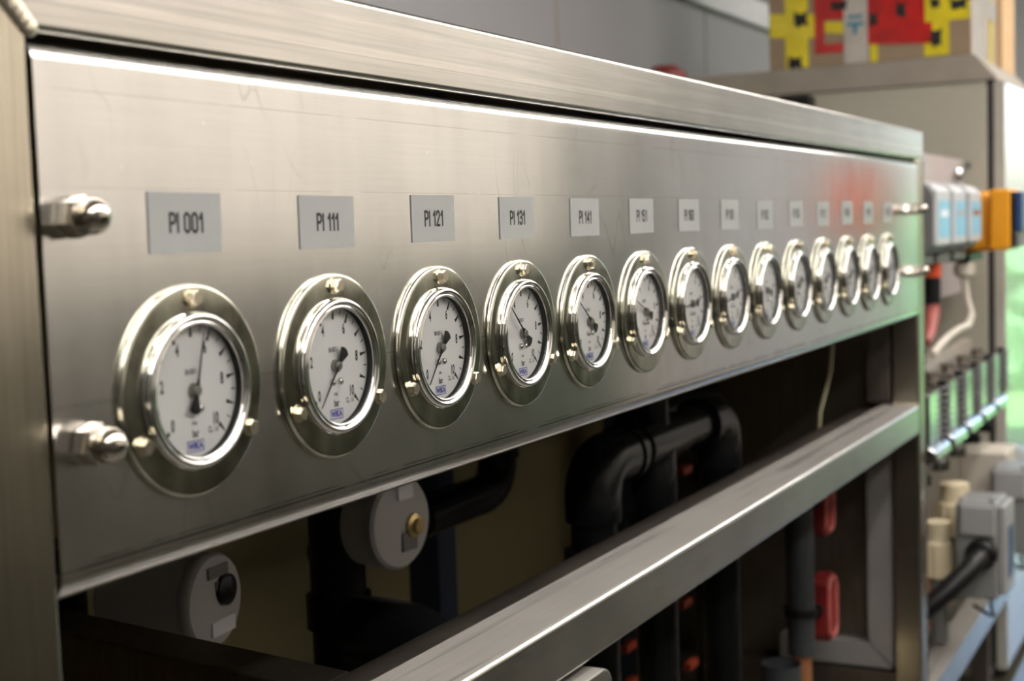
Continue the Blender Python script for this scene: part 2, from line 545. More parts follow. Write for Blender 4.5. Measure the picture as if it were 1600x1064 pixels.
GLYPH = {
    'P': [[(0, 0), (0, 1), (.30, 1), (.44, .88), (.44, .60), (.30, .48), (0, .48)]],
    'I': [[(0, 0), (0, 1)]],
    '0': [[(.12, 0), (0, .14), (0, .86), (.12, 1), (.30, 1), (.42, .86), (.42, .14), (.30, 0), (.12, 0)]],
    '1': [[(0, .74), (.20, 1), (.20, 0)]],
    '2': [[(0, .78), (.02, .90), (.12, 1), (.30, 1), (.42, .88), (.42, .68), (0, 0), (.44, 0)]],
    '3': [[(0, .85), (.12, 1), (.30, 1), (.42, .86), (.42, .66), (.28, .52), (.14, .52)], [(.28, .52), (.42, .38), (.42, .14), (.30, 0), (.12, 0), (0, .15)]],
    '4': [[(.34, 0), (.34, 1), (0, .30), (.46, .30)]],
    '5': [[(.40, 1), (.04, 1), (0, .52), (.28, .60), (.42, .46), (.42, .14), (.30, 0), (.12, 0), (0, .14)]],
    '6': [[(.40, .88), (.28, 1), (.12, 1), (0, .84), (0, .14), (.12, 0), (.30, 0), (.42, .14), (.42, .42), (.30, .56), (0, .48)]],
    '7': [[(0, 1), (.44, 1), (.14, 0)]],
    '8': [[(.12, .54), (.02, .68), (.02, .88), (.12, 1), (.30, 1), (.40, .88), (.40, .68), (.30, .54), (.12, .54), (0, .38), (0, .14), (.12, 0), (.30, 0), (.42, .14), (.42, .38), (.30, .54)]],
    '9': [[(.02, .12), (.14, 0), (.30, 0), (.42, .16), (.42, .86), (.30, 1), (.12, 1), (0, .86), (0, .58), (.12, .44), (.42, .52)]],
}
GW = {'I': 0.0, '1': 0.22}
def stroke_text(bm, body, h, xs, w, y):
    """condensed bold lettering from flat strokes, centred on the origin in the XZ plane"""
    adv = [(.36 if ch == ' ' else GW.get(ch, .44) + .24) for ch in body]
    x = -sum(adv) / 2 + .12
    for ch, ad in zip(body, adv):
        for path in GLYPH.get(ch, []):
            pts = [Vector(((x + px) * h * xs, (pz - .5) * h)) for px, pz in path]
            for a, b in zip(pts[:-1], pts[1:]):
                d = (b - a).normalized(); n = Vector((-d.y, d.x)) * w / 2
                a2, b2 = a - d * w * .4, b + d * w * .4
                y -= 0.000002
                flat_poly(bm, [(a2 - n).to_tuple(), (b2 - n).to_tuple(), (b2 + n).to_tuple(), (a2 + n).to_tuple()], y)
        x += ad
    return bm

def flat_poly(bm, pts, y):
    f = bm.faces.new([bm.verts.new((x, y, z)) for x, z in pts])
    return f

FLOOR, CEIL = -1.25, 1.40
X0, X1, Y0, Y1 = -2.6, 7.4, -2.5, 1.1

# ------------------------------------------------------------------ the room
struct('floor', B((X0, Y0, FLOOR - 0.1), (X1, Y1, FLOOR)), M['floor'], smooth=False)
struct('ceiling', B((X0, Y0, CEIL), (X1, Y1, CEIL + 0.1)), M['ceil'], smooth=False)
wb = struct('wall_back', B((X0, Y1, FLOOR), (X1, Y1 + 0.1, CEIL)), M['wall'], smooth=False)
for x in (-1.2, 0.0, 1.2, 2.86, 4.06, 5.3, 6.4):
    obj('panel_joint', B((x - 0.004, Y1 - 0.003, FLOOR), (x + 0.004, Y1 + 0.001, CEIL)), M['tray'], wb, smooth=False)
WIN = ((5.80, 6.40), (6.62, 7.25))
WZ0, WZ1 = -0.35, 0.80
bm = BM()
xs = [X0] + [v for w in WIN for v in w] + [X1]
for a, b in zip(xs[0::2], xs[1::2]):
    box_bm(bm, (a, Y0 - 0.1, FLOOR), (b, Y0, CEIL))
for a, b in WIN:
    box_bm(bm, (a, Y0 - 0.1, FLOOR), (b, Y0, WZ0)); box_bm(bm, (a, Y0 - 0.1, WZ1), (b, Y0, CEIL))
struct('wall_front', bm, M['wall_warm'], smooth=False)
for n, (a, b) in enumerate(WIN):
    bm = BM()
    f_ = 0.045
    for p, q in (((a, WZ0), (a + f_, WZ1)), ((b - f_, WZ0), (b, WZ1)), ((a + f_, WZ0), (b - f_, WZ0 + f_)), ((a + f_, WZ1 - f_), (b - f_, WZ1))):
        box_bm(bm, (p[0], Y0 - .08, p[1]), (q[0], Y0 - .02, q[1]))
    wo = struct('window_%d' % (n + 1), bm, M['duct'], smooth=False)
    obj('pane', B((a + f_, Y0 - .055, WZ0 + f_), (b - f_, Y0 - .05, WZ1 - f_)), M['glass'], wo, smooth=False)
struct('wall_left', B((X0 - 0.1, Y0, FLOOR), (X0, Y1, CEIL)), M['wall_dark'], smooth=False)
# end wall with a glazed door and a window to the garden
DY0, DY1, DZ = -1.12, -0.12, 0.85
bm = BM()
for a, b in (((X1, Y0, FLOOR), (X1 + 0.12, DY0, CEIL)), ((X1, DY1, FLOOR), (X1 + 0.12, Y1, CEIL)), ((X1, DY0, DZ), (X1 + 0.12, DY1, CEIL))):
    box_bm(bm, a, b)
struct('wall_right', bm, M['wall_end'], smooth=False)

def glazed(name, y0, y1, z0, z1, fr):
    bm = BM()
    for a, b in (((X1 + .03, y0, z0), (X1 + .09, y0 + fr, z1)), ((X1 + .03, y1 - fr, z0), (X1 + .09, y1, z1)),
                 ((X1 + .03, y0 + fr, z0), (X1 + .09, y1 - fr, z0 + fr)), ((X1 + .03, y0 + fr, z1 - fr), (X1 + .09, y1 - fr, z1))):
        box_bm(bm, a, b)
    o = struct(name, bm, M['duct'], smooth=False)
    obj('pane', B((X1 + .055, y0 + fr, z0 + fr), (X1 + .06, y1 - fr, z1 - fr)), M['glass'], o, smooth=False)
    return o
glazed('door_1', DY0, DY1, FLOOR, DZ, 0.05)
# outside: paving and a clipped hedge
struct('lawn_outside', B((8.7, -12, FLOOR - 0.12), (16, 9, FLOOR - 0.10)), M['lawn'], smooth=False)
struct('paving_outside', B((-6, -12, FLOOR - 0.22), (16, 9, FLOOR - 0.12)), M['paving'], smooth=False)
bm = BM()
random.seed(3)
for i in range(36):
    y = -9 + i * 0.5
    for z in (-1.0, -0.6, -0.15):
        t = bmesh.new()
        bmesh.ops.create_icosphere(t, subdivisions=2, radius=0.42)
        for v in t.verts:
            v.co = v.co * (0.85 + 0.3 * random.random()) + Vector((11.6 + random.uniform(-.1, .1), y, z))
        tm = bpy.data.meshes.new('t'); t.to_mesh(tm); t.free(); bm.from_mesh(tm); bpy.data.meshes.remove(tm)
for i in range(36):
    x = -3 + i * 0.5
    for z in (-1.0, -0.5, 0.0, 0.5, 0.9):
        t = bmesh.new()
        bmesh.ops.create_icosphere(t, subdivisions=2, radius=0.42)
        for v in t.verts:
            v.co = v.co * (0.85 + 0.3 * random.random()) + Vector((x, -6.4 + random.uniform(-.1, .1), z))
        tm = bpy.data.meshes.new('t'); t.to_mesh(tm); t.free(); bm.from_mesh(tm); bpy.data.meshes.remove(tm)
hd = obj('garden_hedge', bm, M['grass'], smooth=False, recalc=False)
tag(hd, 'clipped green hedge beyond the glazed door and windows', 'hedge'); hd['kind'] = 'stuff'
# cable trunking and conduits high on the back wall
t = thing('cable_trunking', 'white cable trunking with two conduits high on the back wall', 'trunking', (3.0, 1.05, 0.80))
obj('duct', B((X0 + .1, 1.065, 0.835), (X1 - .1, 1.096, 0.93), 0.006), M['duct'], t)
for z in (0.97, 1.02):
    obj('conduit', tube(BM(), [(X0 + .1, 1.078, z), (X1 - .1, 1.078, z)], 0.016), M['duct'], t)
# fluorescent luminaires on the ceiling, two rows
LUM = [(x, y) for y in (-0.80, -1.6) for x in (-1.8, -0.25, 1.3, 2.85, 4.4, 5.95)]
for i, (x, y) in enumerate(LUM):
    row = 'row nearer the gauge panel' if y > -1 else 'row nearer the opposite wall'
    pos = ['first', 'second', 'third', 'fourth', 'fifth', 'sixth'][i % 6]
    t = thing('fluorescent_luminaire', f'long ceiling luminaire, {pos} in the {row}', 'lamp', (x, y, CEIL), 'ceiling luminaires')
    obj('housing', B((x - .72, y - .085, CEIL - .05), (x + .72, y + .085, CEIL - 0.0005), 0.004), M['duct'], t)
    obj('diffuser', B((x - .70, y - .075, CEIL - .085), (x + .70, y + .075, CEIL - .0505), 0.01), M['lamp'], t)
# added olive cabinets along the opposite wall, only for dark reflections in the steel
for k, x in enumerate((0.5, 1.9, 3.3, 4.7)):
    pos = ['first', 'second', 'third', 'fourth', 'fifth'][k]
    t = thing('added_olive_cabinet', f'added low olive cabinet by the opposite wall, mirrored in the steel, {pos} from the left', 'cabinet', (x, -2.2, FLOOR), 'added olive cabinets')
    obj('body', B((x - .62, -2.49, FLOOR + 0.05), (x + .62, -1.95, -0.02), 0.01), M['olive'], t)
    obj('plinth', B((x - .58, -2.45, FLOOR + 0.0005), (x + .58, -1.99, FLOOR + 0.05)), M['cab_seal'], t)
    obj('handle', tube(BM(), [(x - .1, -1.94, -0.25), (x + .1, -1.94, -0.25)], 0.012), M['alu'], t)
t = thing('dark_reflection_block', 'added tall dark rack against the opposite wall behind the camera', 'blocker', (-1.4, -2.15, FLOOR))  # added unseen dark block, darkens the reflections in nuts and bezels
obj('body', B((-2.5, -2.48, FLOOR + 0.002), (-0.35, -1.75, 1.15), 0.01), M['wall_dark'], t)
for k in range(4):
    obj('blocker_front', B((-2.45, -1.749, FLOOR + .1 + k * .56), (-0.40, -1.735, FLOOR + .6 + k * .56), 0.004), M['grey_dark'], t)
t = thing('red_reflection_box', 'added red box on the end wall beside the glazed door, for a red reflection', 'cabinet', (X1 - .05, -1.36, 0.1))  # added box, stands in for a red reflection in the panel
obj('body', B((X1 - .12, -1.52, 0.02), (X1 - .0005, -1.24, 0.40), 0.01), M['red'], t)
obj('door', B((X1 - .135, -1.50, 0.04), (X1 - .1205, -1.26, 0.38), 0.004), M['orange_red'], t)

# ------------------------------------------------------------------ the stainless skid frame
PX0, PX1 = -0.1215, 2.176           # panel ends
ZT, ZB = 0.2030, -0.1065            # panel top and bottom
TUBE = 0.056
fr = thing('stainless_frame', 'welded brushed stainless frame of square tube around the gauge panel', 'frame', (1.03, 0.03, FLOOR))
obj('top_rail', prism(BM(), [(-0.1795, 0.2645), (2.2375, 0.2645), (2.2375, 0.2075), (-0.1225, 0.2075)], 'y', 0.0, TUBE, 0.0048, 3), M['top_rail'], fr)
obj('post', prism(BM(), [(-0.1803, 0.2637), (-0.1233, 0.2067), (-0.1233, FLOOR + 0.001), (-0.1803, FLOOR + 0.001)], 'y', 0.0005, TUBE - .0005, 0.0035, 3), M['post'], fr)
obj('post', B((2.180, 0.0005, FLOOR + 0.001), (2.2365, TUBE - .0005, 0.2080), 0.005, 3), M['post'], fr)
obj('lower_rail', B((-0.1225, 0.0, -0.341), (2.1795, 0.078, -0.282), 0.0065, 4), M['frame'], fr)
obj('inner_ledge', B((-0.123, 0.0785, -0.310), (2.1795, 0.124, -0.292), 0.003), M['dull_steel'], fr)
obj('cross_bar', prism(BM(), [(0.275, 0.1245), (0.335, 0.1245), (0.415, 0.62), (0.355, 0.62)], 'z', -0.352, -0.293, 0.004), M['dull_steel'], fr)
# lumpy weld bead along the mitre at the upper left corner, and at the lower right
def weld(a, b, n, r):
    bm = BM()
    a, b = Vector(a), Vector(b)
    random.seed(5)
    for k in range(n):
        p = a.lerp(b, k / (n - 1))
        t = bmesh.new()
        bmesh.ops.create_icosphere(t, subdivisions=2, radius=r * random.uniform(.85, 1.15))
        for v in t.verts:
            v.co = Vector((v.co.x * 1.0, v.co.y * 0.45, v.co.z * 1.0)) + p
        tm = bpy.data.meshes.new('t'); t.to_mesh(tm); t.free(); bm.from_mesh(tm); bpy.data.meshes.remove(tm)
    return bm
obj('weld_bead', weld((-0.1225, -0.0005, 0.2095), (-0.176, -0.0005, 0.262), 16, 0.0055), M['weld'], fr, recalc=False)
obj('mitre_gap', prism(BM(), [(-0.1262, 0.2078), (-0.1275, 0.2070), (-0.1815, 0.2605), (-0.1805, 0.2620)], 'y', -0.0006, 0.002), M['cab_seal'], fr, smooth=False)
obj('weld_bead', weld((2.1785, 0.004, -0.2815), (2.1785, 0.05, -0.2815), 9, 0.0035), M['weld'], fr, recalc=False)
# sheets behind the panel; roof and left side are added to shade the inside
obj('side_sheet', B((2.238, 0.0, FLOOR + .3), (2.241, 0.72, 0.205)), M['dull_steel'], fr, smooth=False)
obj('side_sheet', B((-0.178, TUBE, FLOOR + .3), (-0.175, 0.72, 0.205)), M['dull_steel'], fr, smooth=False)  # unseen, added to keep light out of the skid
obj('shade_roof_sheet', B((-0.179, TUBE, 0.209), (2.241, 0.74, 0.212)), M['dull_steel'], fr, smooth=False)  # unseen sheet, added to block ceiling light from the interior
obj('back_board', B((-0.179, 0.721, FLOOR + .3), (2.241, 0.735, 0.208)), M['cream'], fr, smooth=False)
# rear tubes of the right side: upper tube and mitred lower corner
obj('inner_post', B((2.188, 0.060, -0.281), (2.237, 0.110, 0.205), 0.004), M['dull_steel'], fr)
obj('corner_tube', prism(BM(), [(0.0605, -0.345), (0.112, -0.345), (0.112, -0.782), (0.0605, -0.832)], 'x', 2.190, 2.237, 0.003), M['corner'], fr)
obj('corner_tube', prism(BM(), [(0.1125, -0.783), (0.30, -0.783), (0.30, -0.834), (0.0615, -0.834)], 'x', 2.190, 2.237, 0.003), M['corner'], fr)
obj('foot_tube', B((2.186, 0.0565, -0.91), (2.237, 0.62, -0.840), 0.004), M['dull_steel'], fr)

# stainless access plate under the lower rail (only its corner is in view)
bm = BM()
outline = [(-0.11, -0.353)] + [(x, z) for x, z in arc(0.592, -0.375, 0.022, 90, 0, 8)] + [(0.614, -0.70), (-0.11, -0.70)]
prism(bm, outline, 'y', -0.006, 0.03, 0.003)
ap = obj('access_plate', bm, M['frame'], origin=(0.25, 0.01, -0.70))
tag(ap, 'stainless plate with rounded corner just under the lower rail', 'plate')

# ------------------------------------------------------------------ gauge panel
pn = thing('gauge_panel', 'long stainless sheet panel with folded edges carrying the row of gauges', 'panel', (0, 0, 0))
bm = BM()
RT, RB = 0.011, 0.014
prof = [(0.05, ZT)] + [(RT + 0.0 + RT * math.cos(R(a)), ZT - RT + RT * math.sin(R(a))) for a in (90, 102, 114, 126, 138, 150, 162, 171, 180)]
prof += [(0.0, ZT - RT - 0.004), (0.0, ZB + RB + 0.004)]
prof += [(RB + RB * math.cos(R(a)), ZB + RB + RB * math.sin(R(a))) for a in (180, 189, 198, 210, 222, 234, 246, 258, 270)] + [(0.05, ZB)]
def inset(y, z):      # inner side of the 2 mm sheet
    n_y = 0.002
    zz = min(max(z, ZB + RB), ZT - RT)
    yy = RT if z > zz else RB
    if z == zz or y > 0.04:
        return (y + 0.002, z) if y <= 0.04 else (y, z - 0.002 if z > 0 else z + 0.002)
    v = Vector((y - yy, z - zz)); v = v * ((v.length - 0.002) / v.length)
    return (yy + v.x, zz + v.y)
NP = len(prof)
loop_ = prof + [inset(y, z) for y, z in reversed(prof)]
cols = [[bm.verts.new((x, y, z)) for y, z in loop_] for x in (PX0, PX1)]
NL = len(loop_)
for k in range(NL):
    k2 = (k + 1) % NL
    bm.faces.new((cols[0][k], cols[0][k2], cols[1][k2], cols[1][k]))
for c in cols:
    for k in range(NP - 1):
        bm.faces.new((c[k], c[k + 1], c[NL - 2 - k], c[NL - 1 - k]))
sheet = obj('sheet', bm, M['panel'], pn, local=True)
def cap_nut_meshes(x, z, length):
    mt = axis_mat((x, 0, z), (0, -1, 0))
    bm = lathe(BM(), [(0, 0.0004), (0.0112, 0.0004), (0.0122, 0.0014), (0.0122, 0.0115), (0.0108, 0.0132), (0, 0.0132)], mt @ Matrix.Rotation(R(18), 4, 'Z'), 6)
    obj('cap_nut', bm, M['nut'], pn)
    d = [(0.0103, 0.0128)] + [(0.0103, length - 0.0103)] + [(0.0103 * math.cos(R(a)), length - 0.0103 + 0.0103 * math.sin(R(a))) for a in (15, 30, 45, 60, 75, 84)] + [(0, length)]
    obj('nut_dome', lathe(BM(), d, mt, 32), M['nut'], pn)
for x, z in ((-0.1015, 0.1075), (-0.0985, -0.0195)):
    cap_nut_meshes(x, z, 0.0285)
for x, z in ((2.105, 0.1085), (2.115, -0.0115)):
    cap_nut_meshes(x, z, 0.034)

# ------------------------------------------------------------------ pressure gauges
SP = 0.14706
GX = [-0.0066] + [SP * i for i in range(1, 14)]
GDX = [0, 0, .001, .001, 0, 0, -.001, -.001, -.002, .001, 0, .001, -.001, 0]
GX = [a + b for a, b in zip(GX, GDX)]
mm = 0.001
FRONT = axis_mat((0, 0, 0), (0, -1, 0))
def P(prof):
    return [(r * mm, h * mm) for r, h in prof]
def mesh_of(name, bm, mat, smooth=True, recalc=True):
    if recalc:
        bmesh.ops.recalc_face_normals(bm, faces=list(bm.faces))
    me = bpy.data.meshes.new(name)
    bm.to_mesh(me); bm.free()
    me.materials.append(mat)
    finish(me, smooth)
    return me
G = {}
G['flange'] = mesh_of('flange', lathe(BM(), P([(45, 0.3), (65.2, 0.3), (66, 1.0), (66, 2.6), (65.5, 3.7), (64.5, 4.4), (63.2, 4.6), (50, 4.6), (45, 4.6)]), FRONT, 112, True), M['flange'])
G['bezel'] = mesh_of('bezel', lathe(BM(), P([(43.2, 4.65), (48.9, 4.65), (48.9, 5.4), (48.2, 5.9), (48.4, 7.4), (47.9, 9.0), (46.9, 10.1), (45.6, 10.5), (44.4, 10.1), (43.8, 9.2), (43.3, 8.8), (42.7, 9.1), (41.9, 9.3), (41.2, 8.9), (40.8, 8.2), (40.8, 7.4), (42.6, 7.3)]), FRONT, 112, True), M['chrome'])
G['case_wall'] = mesh_of('case_wall', lathe(BM(), P([(42.1, 7.25), (42.1, 1.6), (43.1, 1.6), (43.1, 7.25)]), FRONT, 80, True), M['case'])
G['dial'] = mesh_of('dial', lathe(BM(), P([(0, 1.5), (42.0, 1.5), (42.0, 0.4), (0, 0.4)]), FRONT, 80), M['dial'])
G['glass'] = mesh_of('glass', lathe(BM(), P([(0, 7.15), (40.75, 7.15)]), FRONT, 64), M['glass'])
G['hub'] = mesh_of('hub', lathe(BM(), P([(0, 1.55), (4.6, 1.55), (4.6, 4.4), (3.2, 4.4), (3.2, 6.2), (2.6, 6.7), (0, 6.7)]), FRONT, 32), M['hub'])
G['stop_pin'] = mesh_of('stop_pin', lathe(BM(), P([(2.6, 1.55), (2.6, 3.0), (2.3, 4.0), (1.5, 4.7), (0, 4.9)]), FRONT, 20), M['chrome'])
hexm = BM()
lathe(hexm, P([(0, 4.7), (6.2, 4.7), (6.2, 5.4), (0, 5.4)]), FRONT, 24)
lathe(hexm, P([(0, 5.4), (4.7, 5.4), (5.0, 6.0), (5.0, 9.0), (4.3, 9.8), (0, 9.8)]), FRONT @ Matrix.Rotation(R(10), 4, 'Z'), 6)
G['screw'] = mesh_of('screw', hexm, M['screw'])
# pointer: points along +X in its own frame, black, with a flared counterweight
bm = BM()
prism(bm, [(36 * mm, -0.25 * mm), (36 * mm, 0.25 * mm), (8 * mm, 0.75 * mm), (3.5 * mm, 1.6 * mm), (-3.5 * mm, 1.6 * mm), (-13 * mm, 5.2 * mm), (-14.5 * mm, 2.6 * mm), (-15 * mm, 0), (-14.5 * mm, -2.6 * mm), (-13 * mm, -5.2 * mm), (-3.5 * mm, -1.6 * mm), (3.5 * mm, -1.6 * mm), (8 * mm, -0.75 * mm)], 'y', -5.5 * mm, -4.9 * mm)
G['pointer'] = mesh_of('pointer', bm, M['ink'], False)
# scale marks: tapered bars at each bar, fine ticks between
bm = BM()
def bar(a, r0, r1, w0, w1):
    ca, sa = math.cos(R(a)), math.sin(R(a))
    pts = [(r0 * ca - w0 * sa, r0 * sa + w0 * ca), (r0 * ca + w0 * sa, r0 * sa - w0 * ca), (r1 * ca + w1 * sa, r1 * sa - w1 * ca), (r1 * ca - w1 * sa, r1 * sa + w1 * ca)]
    flat_poly(bm, [(x * mm, z * mm) for x, z in pts], -1.62 * mm)
for v in range(11):
    a = 225 - 27 * v
    bar(a, 33.2, 36.5, 1.5, 0.95)
    bar(a, 36.5, 41, 0.95, 0.4)
    if v < 10:
        bar(a - 13.5, 37, 41, 0.4, 0.4)
G['scale_marks'] = mesh_of('scale_marks', bm, M['ink'], False)
bm = BM()
for v in (0, 2, 4, 6, 8, 10):
    a = R(225 - 27 * v)
    rr = 28.5
    text_bm(bm, str(v), 10.5 * mm, 0.58, (rr * math.cos(a) * mm, rr * math.sin(a) * mm), -1.62 * mm, bold=0.00035)
text_bm(bm, 'EN 837-1', 4.6 * mm, 0.62, (-1 * mm, 11.5 * mm), -1.62 * mm, bold=0.00012)
text_bm(bm, 'bar', 7.2 * mm, 0.66, (0.5 * mm, -27.0 * mm), -1.62 * mm, bold=0.00015)
text_bm(bm, 'CL. 1.6', 5.4 * mm, 0.62, (17.5 * mm, -26.5 * mm), -1.62 * mm, bold=0.00008)
text_bm(bm, '316L', 3.0 * mm, 0.8, (0 * mm, -20.5 * mm), -1.62 * mm, bold=0.00012)
G['lettering'] = mesh_of('lettering', bm, M['ink'], False)
bm = BM()
lw, lh, lt = 8.0, 3.6, 0.6
for pts in ([(-lw, -lh), (lw, -lh), (lw, -lh + lt), (-lw, -lh + lt)], [(-lw, lh - lt), (lw, lh - lt), (lw, lh), (-lw, lh)],
            [(-lw, -lh), (-lw + lt, -lh), (-lw + lt, lh), (-lw, lh)], [(lw - lt, -lh), (lw, -lh), (lw, lh), (lw - lt, lh)]):
    flat_poly(bm, [(x * mm, (z - 34.8) * mm) for x, z in pts], -1.62 * mm)
text_bm(bm, 'WIKA', 6.0 * mm, 0.85, (0, -34.9 * mm), -1.64 * mm, bold=0.0003)
G['logo'] = mesh_of('logo', bm, M['blue_ink'], False)

CODES = ['001', '111', '121', '131', '141', '151', '160', '161', '162', '163', '171', '180', '181', '190']
ANG = [76, 231, 231, 136, 143, 156, 184, 190, 162, 228, 226, 226, 227, 226]
STATE = ['pointer near six', 'pointer resting at zero', 'pointer resting at zero', 'pointer near three', 'pointer near three', 'pointer between two and three',
         'pointer pointing left', 'pointer pointing left', 'pointer near two'] + ['pointer at zero'] * 5
ORD = ['nearest, leftmost', 'second from the left', 'third from the left', 'fourth from the left', 'fifth from the left', 'sixth from the left', 'seventh from the left', 'seventh from the right',
       'sixth from the right', 'fifth from the right', 'fourth from the right', 'third from the right', 'second from the right', 'farthest, rightmost']
def part(name, me, parent, loc=(0, 0, 0), rot=(0, 0, 0)):
    o = bpy.data.objects.new(name, me)
    C.objects.link(o)
    o.parent = parent
    if name in ('flange', 'bezel', 'screw', 'hub'):
        harden(o)
    o.location = loc; o.rotation_euler = rot
    return o
for i in range(14):
    g = thing('pressure_gauge', f'round steel pressure gauge, {ORD[i]} in the row, {STATE[i]}', 'gauge', (GX[i], 0, 0), 'flanged pressure gauges in the row')
    part('flange', G['flange'], g); part('bezel', G['bezel'], g); part('case_wall', G['case_wall'], g)
    d = part('dial', G['dial'], g)
    part('scale_marks', G['scale_marks'], d); part('lettering', G['lettering'], d); part('logo', G['logo'], d)['label'] = 'small blue framed maker logo'
    part('glass', G['glass'], g)
    h = part('hub', G['hub'], g)
    pt = part('pointer', G['pointer'], g, rot=(0, -R(ANG[i]), 0))
    for sx in (-4.6, 4.6):
        part('stop_pin', G['stop_pin'], g, (sx * mm, 0, -11.5 * mm))
    for a in (90, 210, 330):
        aa = a + random.uniform(-1.5, 1.5)
        part('screw', G['screw'], g, (57.3 * mm * math.cos(R(aa)), 0, 57.3 * mm * math.sin(R(aa))), (0, R(random.uniform(0, 60)), 0))

# ------------------------------------------------------------------ name labels above the gauges
LPX = [-0.0025 + GX[0] + 0.005] + [GX[i] + 0.0 for i in range(1, 14)]
LROT = [1.2, 1.0, 0.6, 0.5, 1.0, 0.6, 0.8, 0.8, 0.6, 0.4, 0.8, 0.8, 0.6, 0.8]
for i in range(14):
    x, z = LPX[i], 0.1035 + (0.0, -0.001, 0.0005, 0, -.0005, 0, 0, 0, -.001, 0, -.001, 0, 0, 0)[i]
    t = thing('name_label', f'grey adhesive label above the gauge {ORD[i]} in the row, lettered PI {CODES[i]}' if i < 6 else f'grey adhesive label above the gauge {ORD[i]} in the row', 'label', (x, -0.0002, z), 'grey name labels above the gauges')
    t.rotation_euler = (0, R(LROT[i] - 0.8), 0)
    f = obj('film', prism(BM(), [(-.0335, -.0185), (.0335, -.0185), (.0335, .0185), (-.0335, .0185)], 'y', -0.0006, 0.0), M['tag'], t, smooth=False, local=True)
    bm = stroke_text(BM(), 'PI ' + CODES[i], 0.0110, 0.95, 0.0021, -0.0007)
    obj('lettering', bm, M['ink'], t, smooth=False, local=True, recalc=False)

# ------------------------------------------------------------------ inside the skid, behind the panel
def actuator(label, ctr, r, length, rz, kind):
    t = thing('valve_actuator', label, 'actuator', (ctr[0], ctr[1], ctr[2] - r), 'white capped actuators')
    mt = Matrix.Translation(ctr) @ Matrix.Rotation(R(rz), 4, 'Z') @ axis_mat((0, 0, 0), (0, -1, 0))
    obj('body', lathe(BM(), [(r * .97, -length), (r * .97, -0.012), (r * .92, -0.010)], mt, 40), M['white_cap'], t)
    obj('face', lathe(BM(), [(r * .985, -0.014), (r, -0.010), (r, -0.004), (r * .94, 0.0), (0, 0.0015)], mt, 48), M['white_cap'], t)
    to = Matrix.Translation(ctr) @ Matrix.Rotation(R(rz), 4, 'Z')
    def patch(name, x0, x1, z0, z1, mat):
        bm = prism(BM(), [(x0, z0), (x1, z0), (x1, z1), (x0, z1)], 'y', -0.0032, -0.0005)
        bm.transform(to)
        obj(name, bm, mat, t, smooth=False)
    if kind == 0:
        patch('print', -r * .3, r * .42, r * .5, r * .74, M['grey_dark'])
        patch('print', -r * .05, r * .40, r * .22, r * .40, M['grey_dark'])
        patch('type_plate', -r * .25, r * .6, -r * .72, -r * .42, M['duct'])
        obj('sight_cap', lathe(BM(), [(r * .33, 0), (r * .33, 0.006), (r * .24, 0.009), (0, 0.009)], mt @ Matrix.Translation((r * 0.30, r * .18, 0)) @ Matrix.Rotation(0, 4, 'X'), 28), M['rubber'], t)
    else:
        patch('print', -r * .15, r * .35, r * .5, r * .82, M['duct'])
        patch('type_plate', -r * .05, r * .45, -r * .62, -r * .22, M['grey_dark'])
        obj('brass_plug', lathe(BM(), [(r * .26, 0), (r * .26, 0.005), (r * .16, 0.007), (r * .16, 0.012), (0, 0.012)], mt @ Matrix.Translation((r * 0.35, -r * .12, 0)), 24), M['brass'], t)
    return t
actuator('white cylinder actuator with black sight cap, nearest below the panel', (0.468, 0.385, -0.288), 0.051, 0.12, 6, 0)
actuator('white round actuator with brass plug farther behind the panel', (0.722, 0.31, -0.25), 0.056, 0.05, -6, 1)
# carriers under the actuators
def black_pipe(label, segs, group='black plastic pipes', name='plastic_pipe', cat='pipe', mat='black_pvc', extra=None):
    p0 = segs[0][1][0]
    t = thing(name, label, cat, p0, group)
    for nm, pts, r in segs:
        obj(nm, tube(BM(), pts, r, 28), M[mat], t)
    return t
black_pipe('black pipe stub carrying the nearest white actuator', [('pipe', [(0.45, 0.60, -0.95), (0.45, 0.60, -0.24)], 0.036), ('collar', [(0.45, 0.60, -0.42), (0.45, 0.60, -0.38)], 0.044)])
black_pipe('black pipe stub carrying the actuator with brass plug', [('pipe', [(0.71, 0.397, -0.95), (0.71, 0.397, -0.18)], 0.034), ('collar', [(0.71, 0.397, -0.38), (0.71, 0.397, -0.34)], 0.04)])
# main manifold: elbow, run, tee, elbow and droppers
YM, ZM = 0.20, -0.226
t = thing('pipe_manifold', 'thick black plastic manifold with elbow and tees behind the panel', 'pipe', (1.02, YM, -1.0), 'black plastic pipes')
obj('elbow', tube(BM(), elbow_pts((1.03, YM, ZM - 0.075), (1.03, YM, ZM), (1.135, YM, ZM), 0.052, 12), 0.0385, 32), M['black_pvc'], t)
obj('pipe', tube(BM(), [(1.13, YM, ZM), (1.47, YM, ZM)], 0.0315, 32), M['black_pvc'], t)
obj('socket', tube(BM(), [(1.125, YM, ZM), (1.14, YM, ZM)], 0.0415, 32), M['black_pvc'], t)
obj('tee', tube(BM(), [(1.175, YM, ZM), (1.33, YM, ZM)], 0.035, 32), M['black_pvc'], t)
obj('tee_branch', tube(BM(), [(1.25, YM, ZM), (1.25, YM, ZM - 0.095)], 0.0345, 32), M['black_pvc'], t)
obj('elbow', tube(BM(), elbow_pts((1.45, YM, ZM), (1.54, YM, ZM), (1.54, YM, ZM - 0.085), 0.05, 12), 0.0385, 32), M['black_pvc'], t)
obj('socket', tube(BM(), [(1.44, YM, ZM), (1.455, YM, ZM)], 0.0415, 32), M['black_pvc'], t)
obj('riser', tube(BM(), [(1.25, YM, ZM), (1.25, YM, 0.1)], 0.024, 24), M['black_pvc'], t)
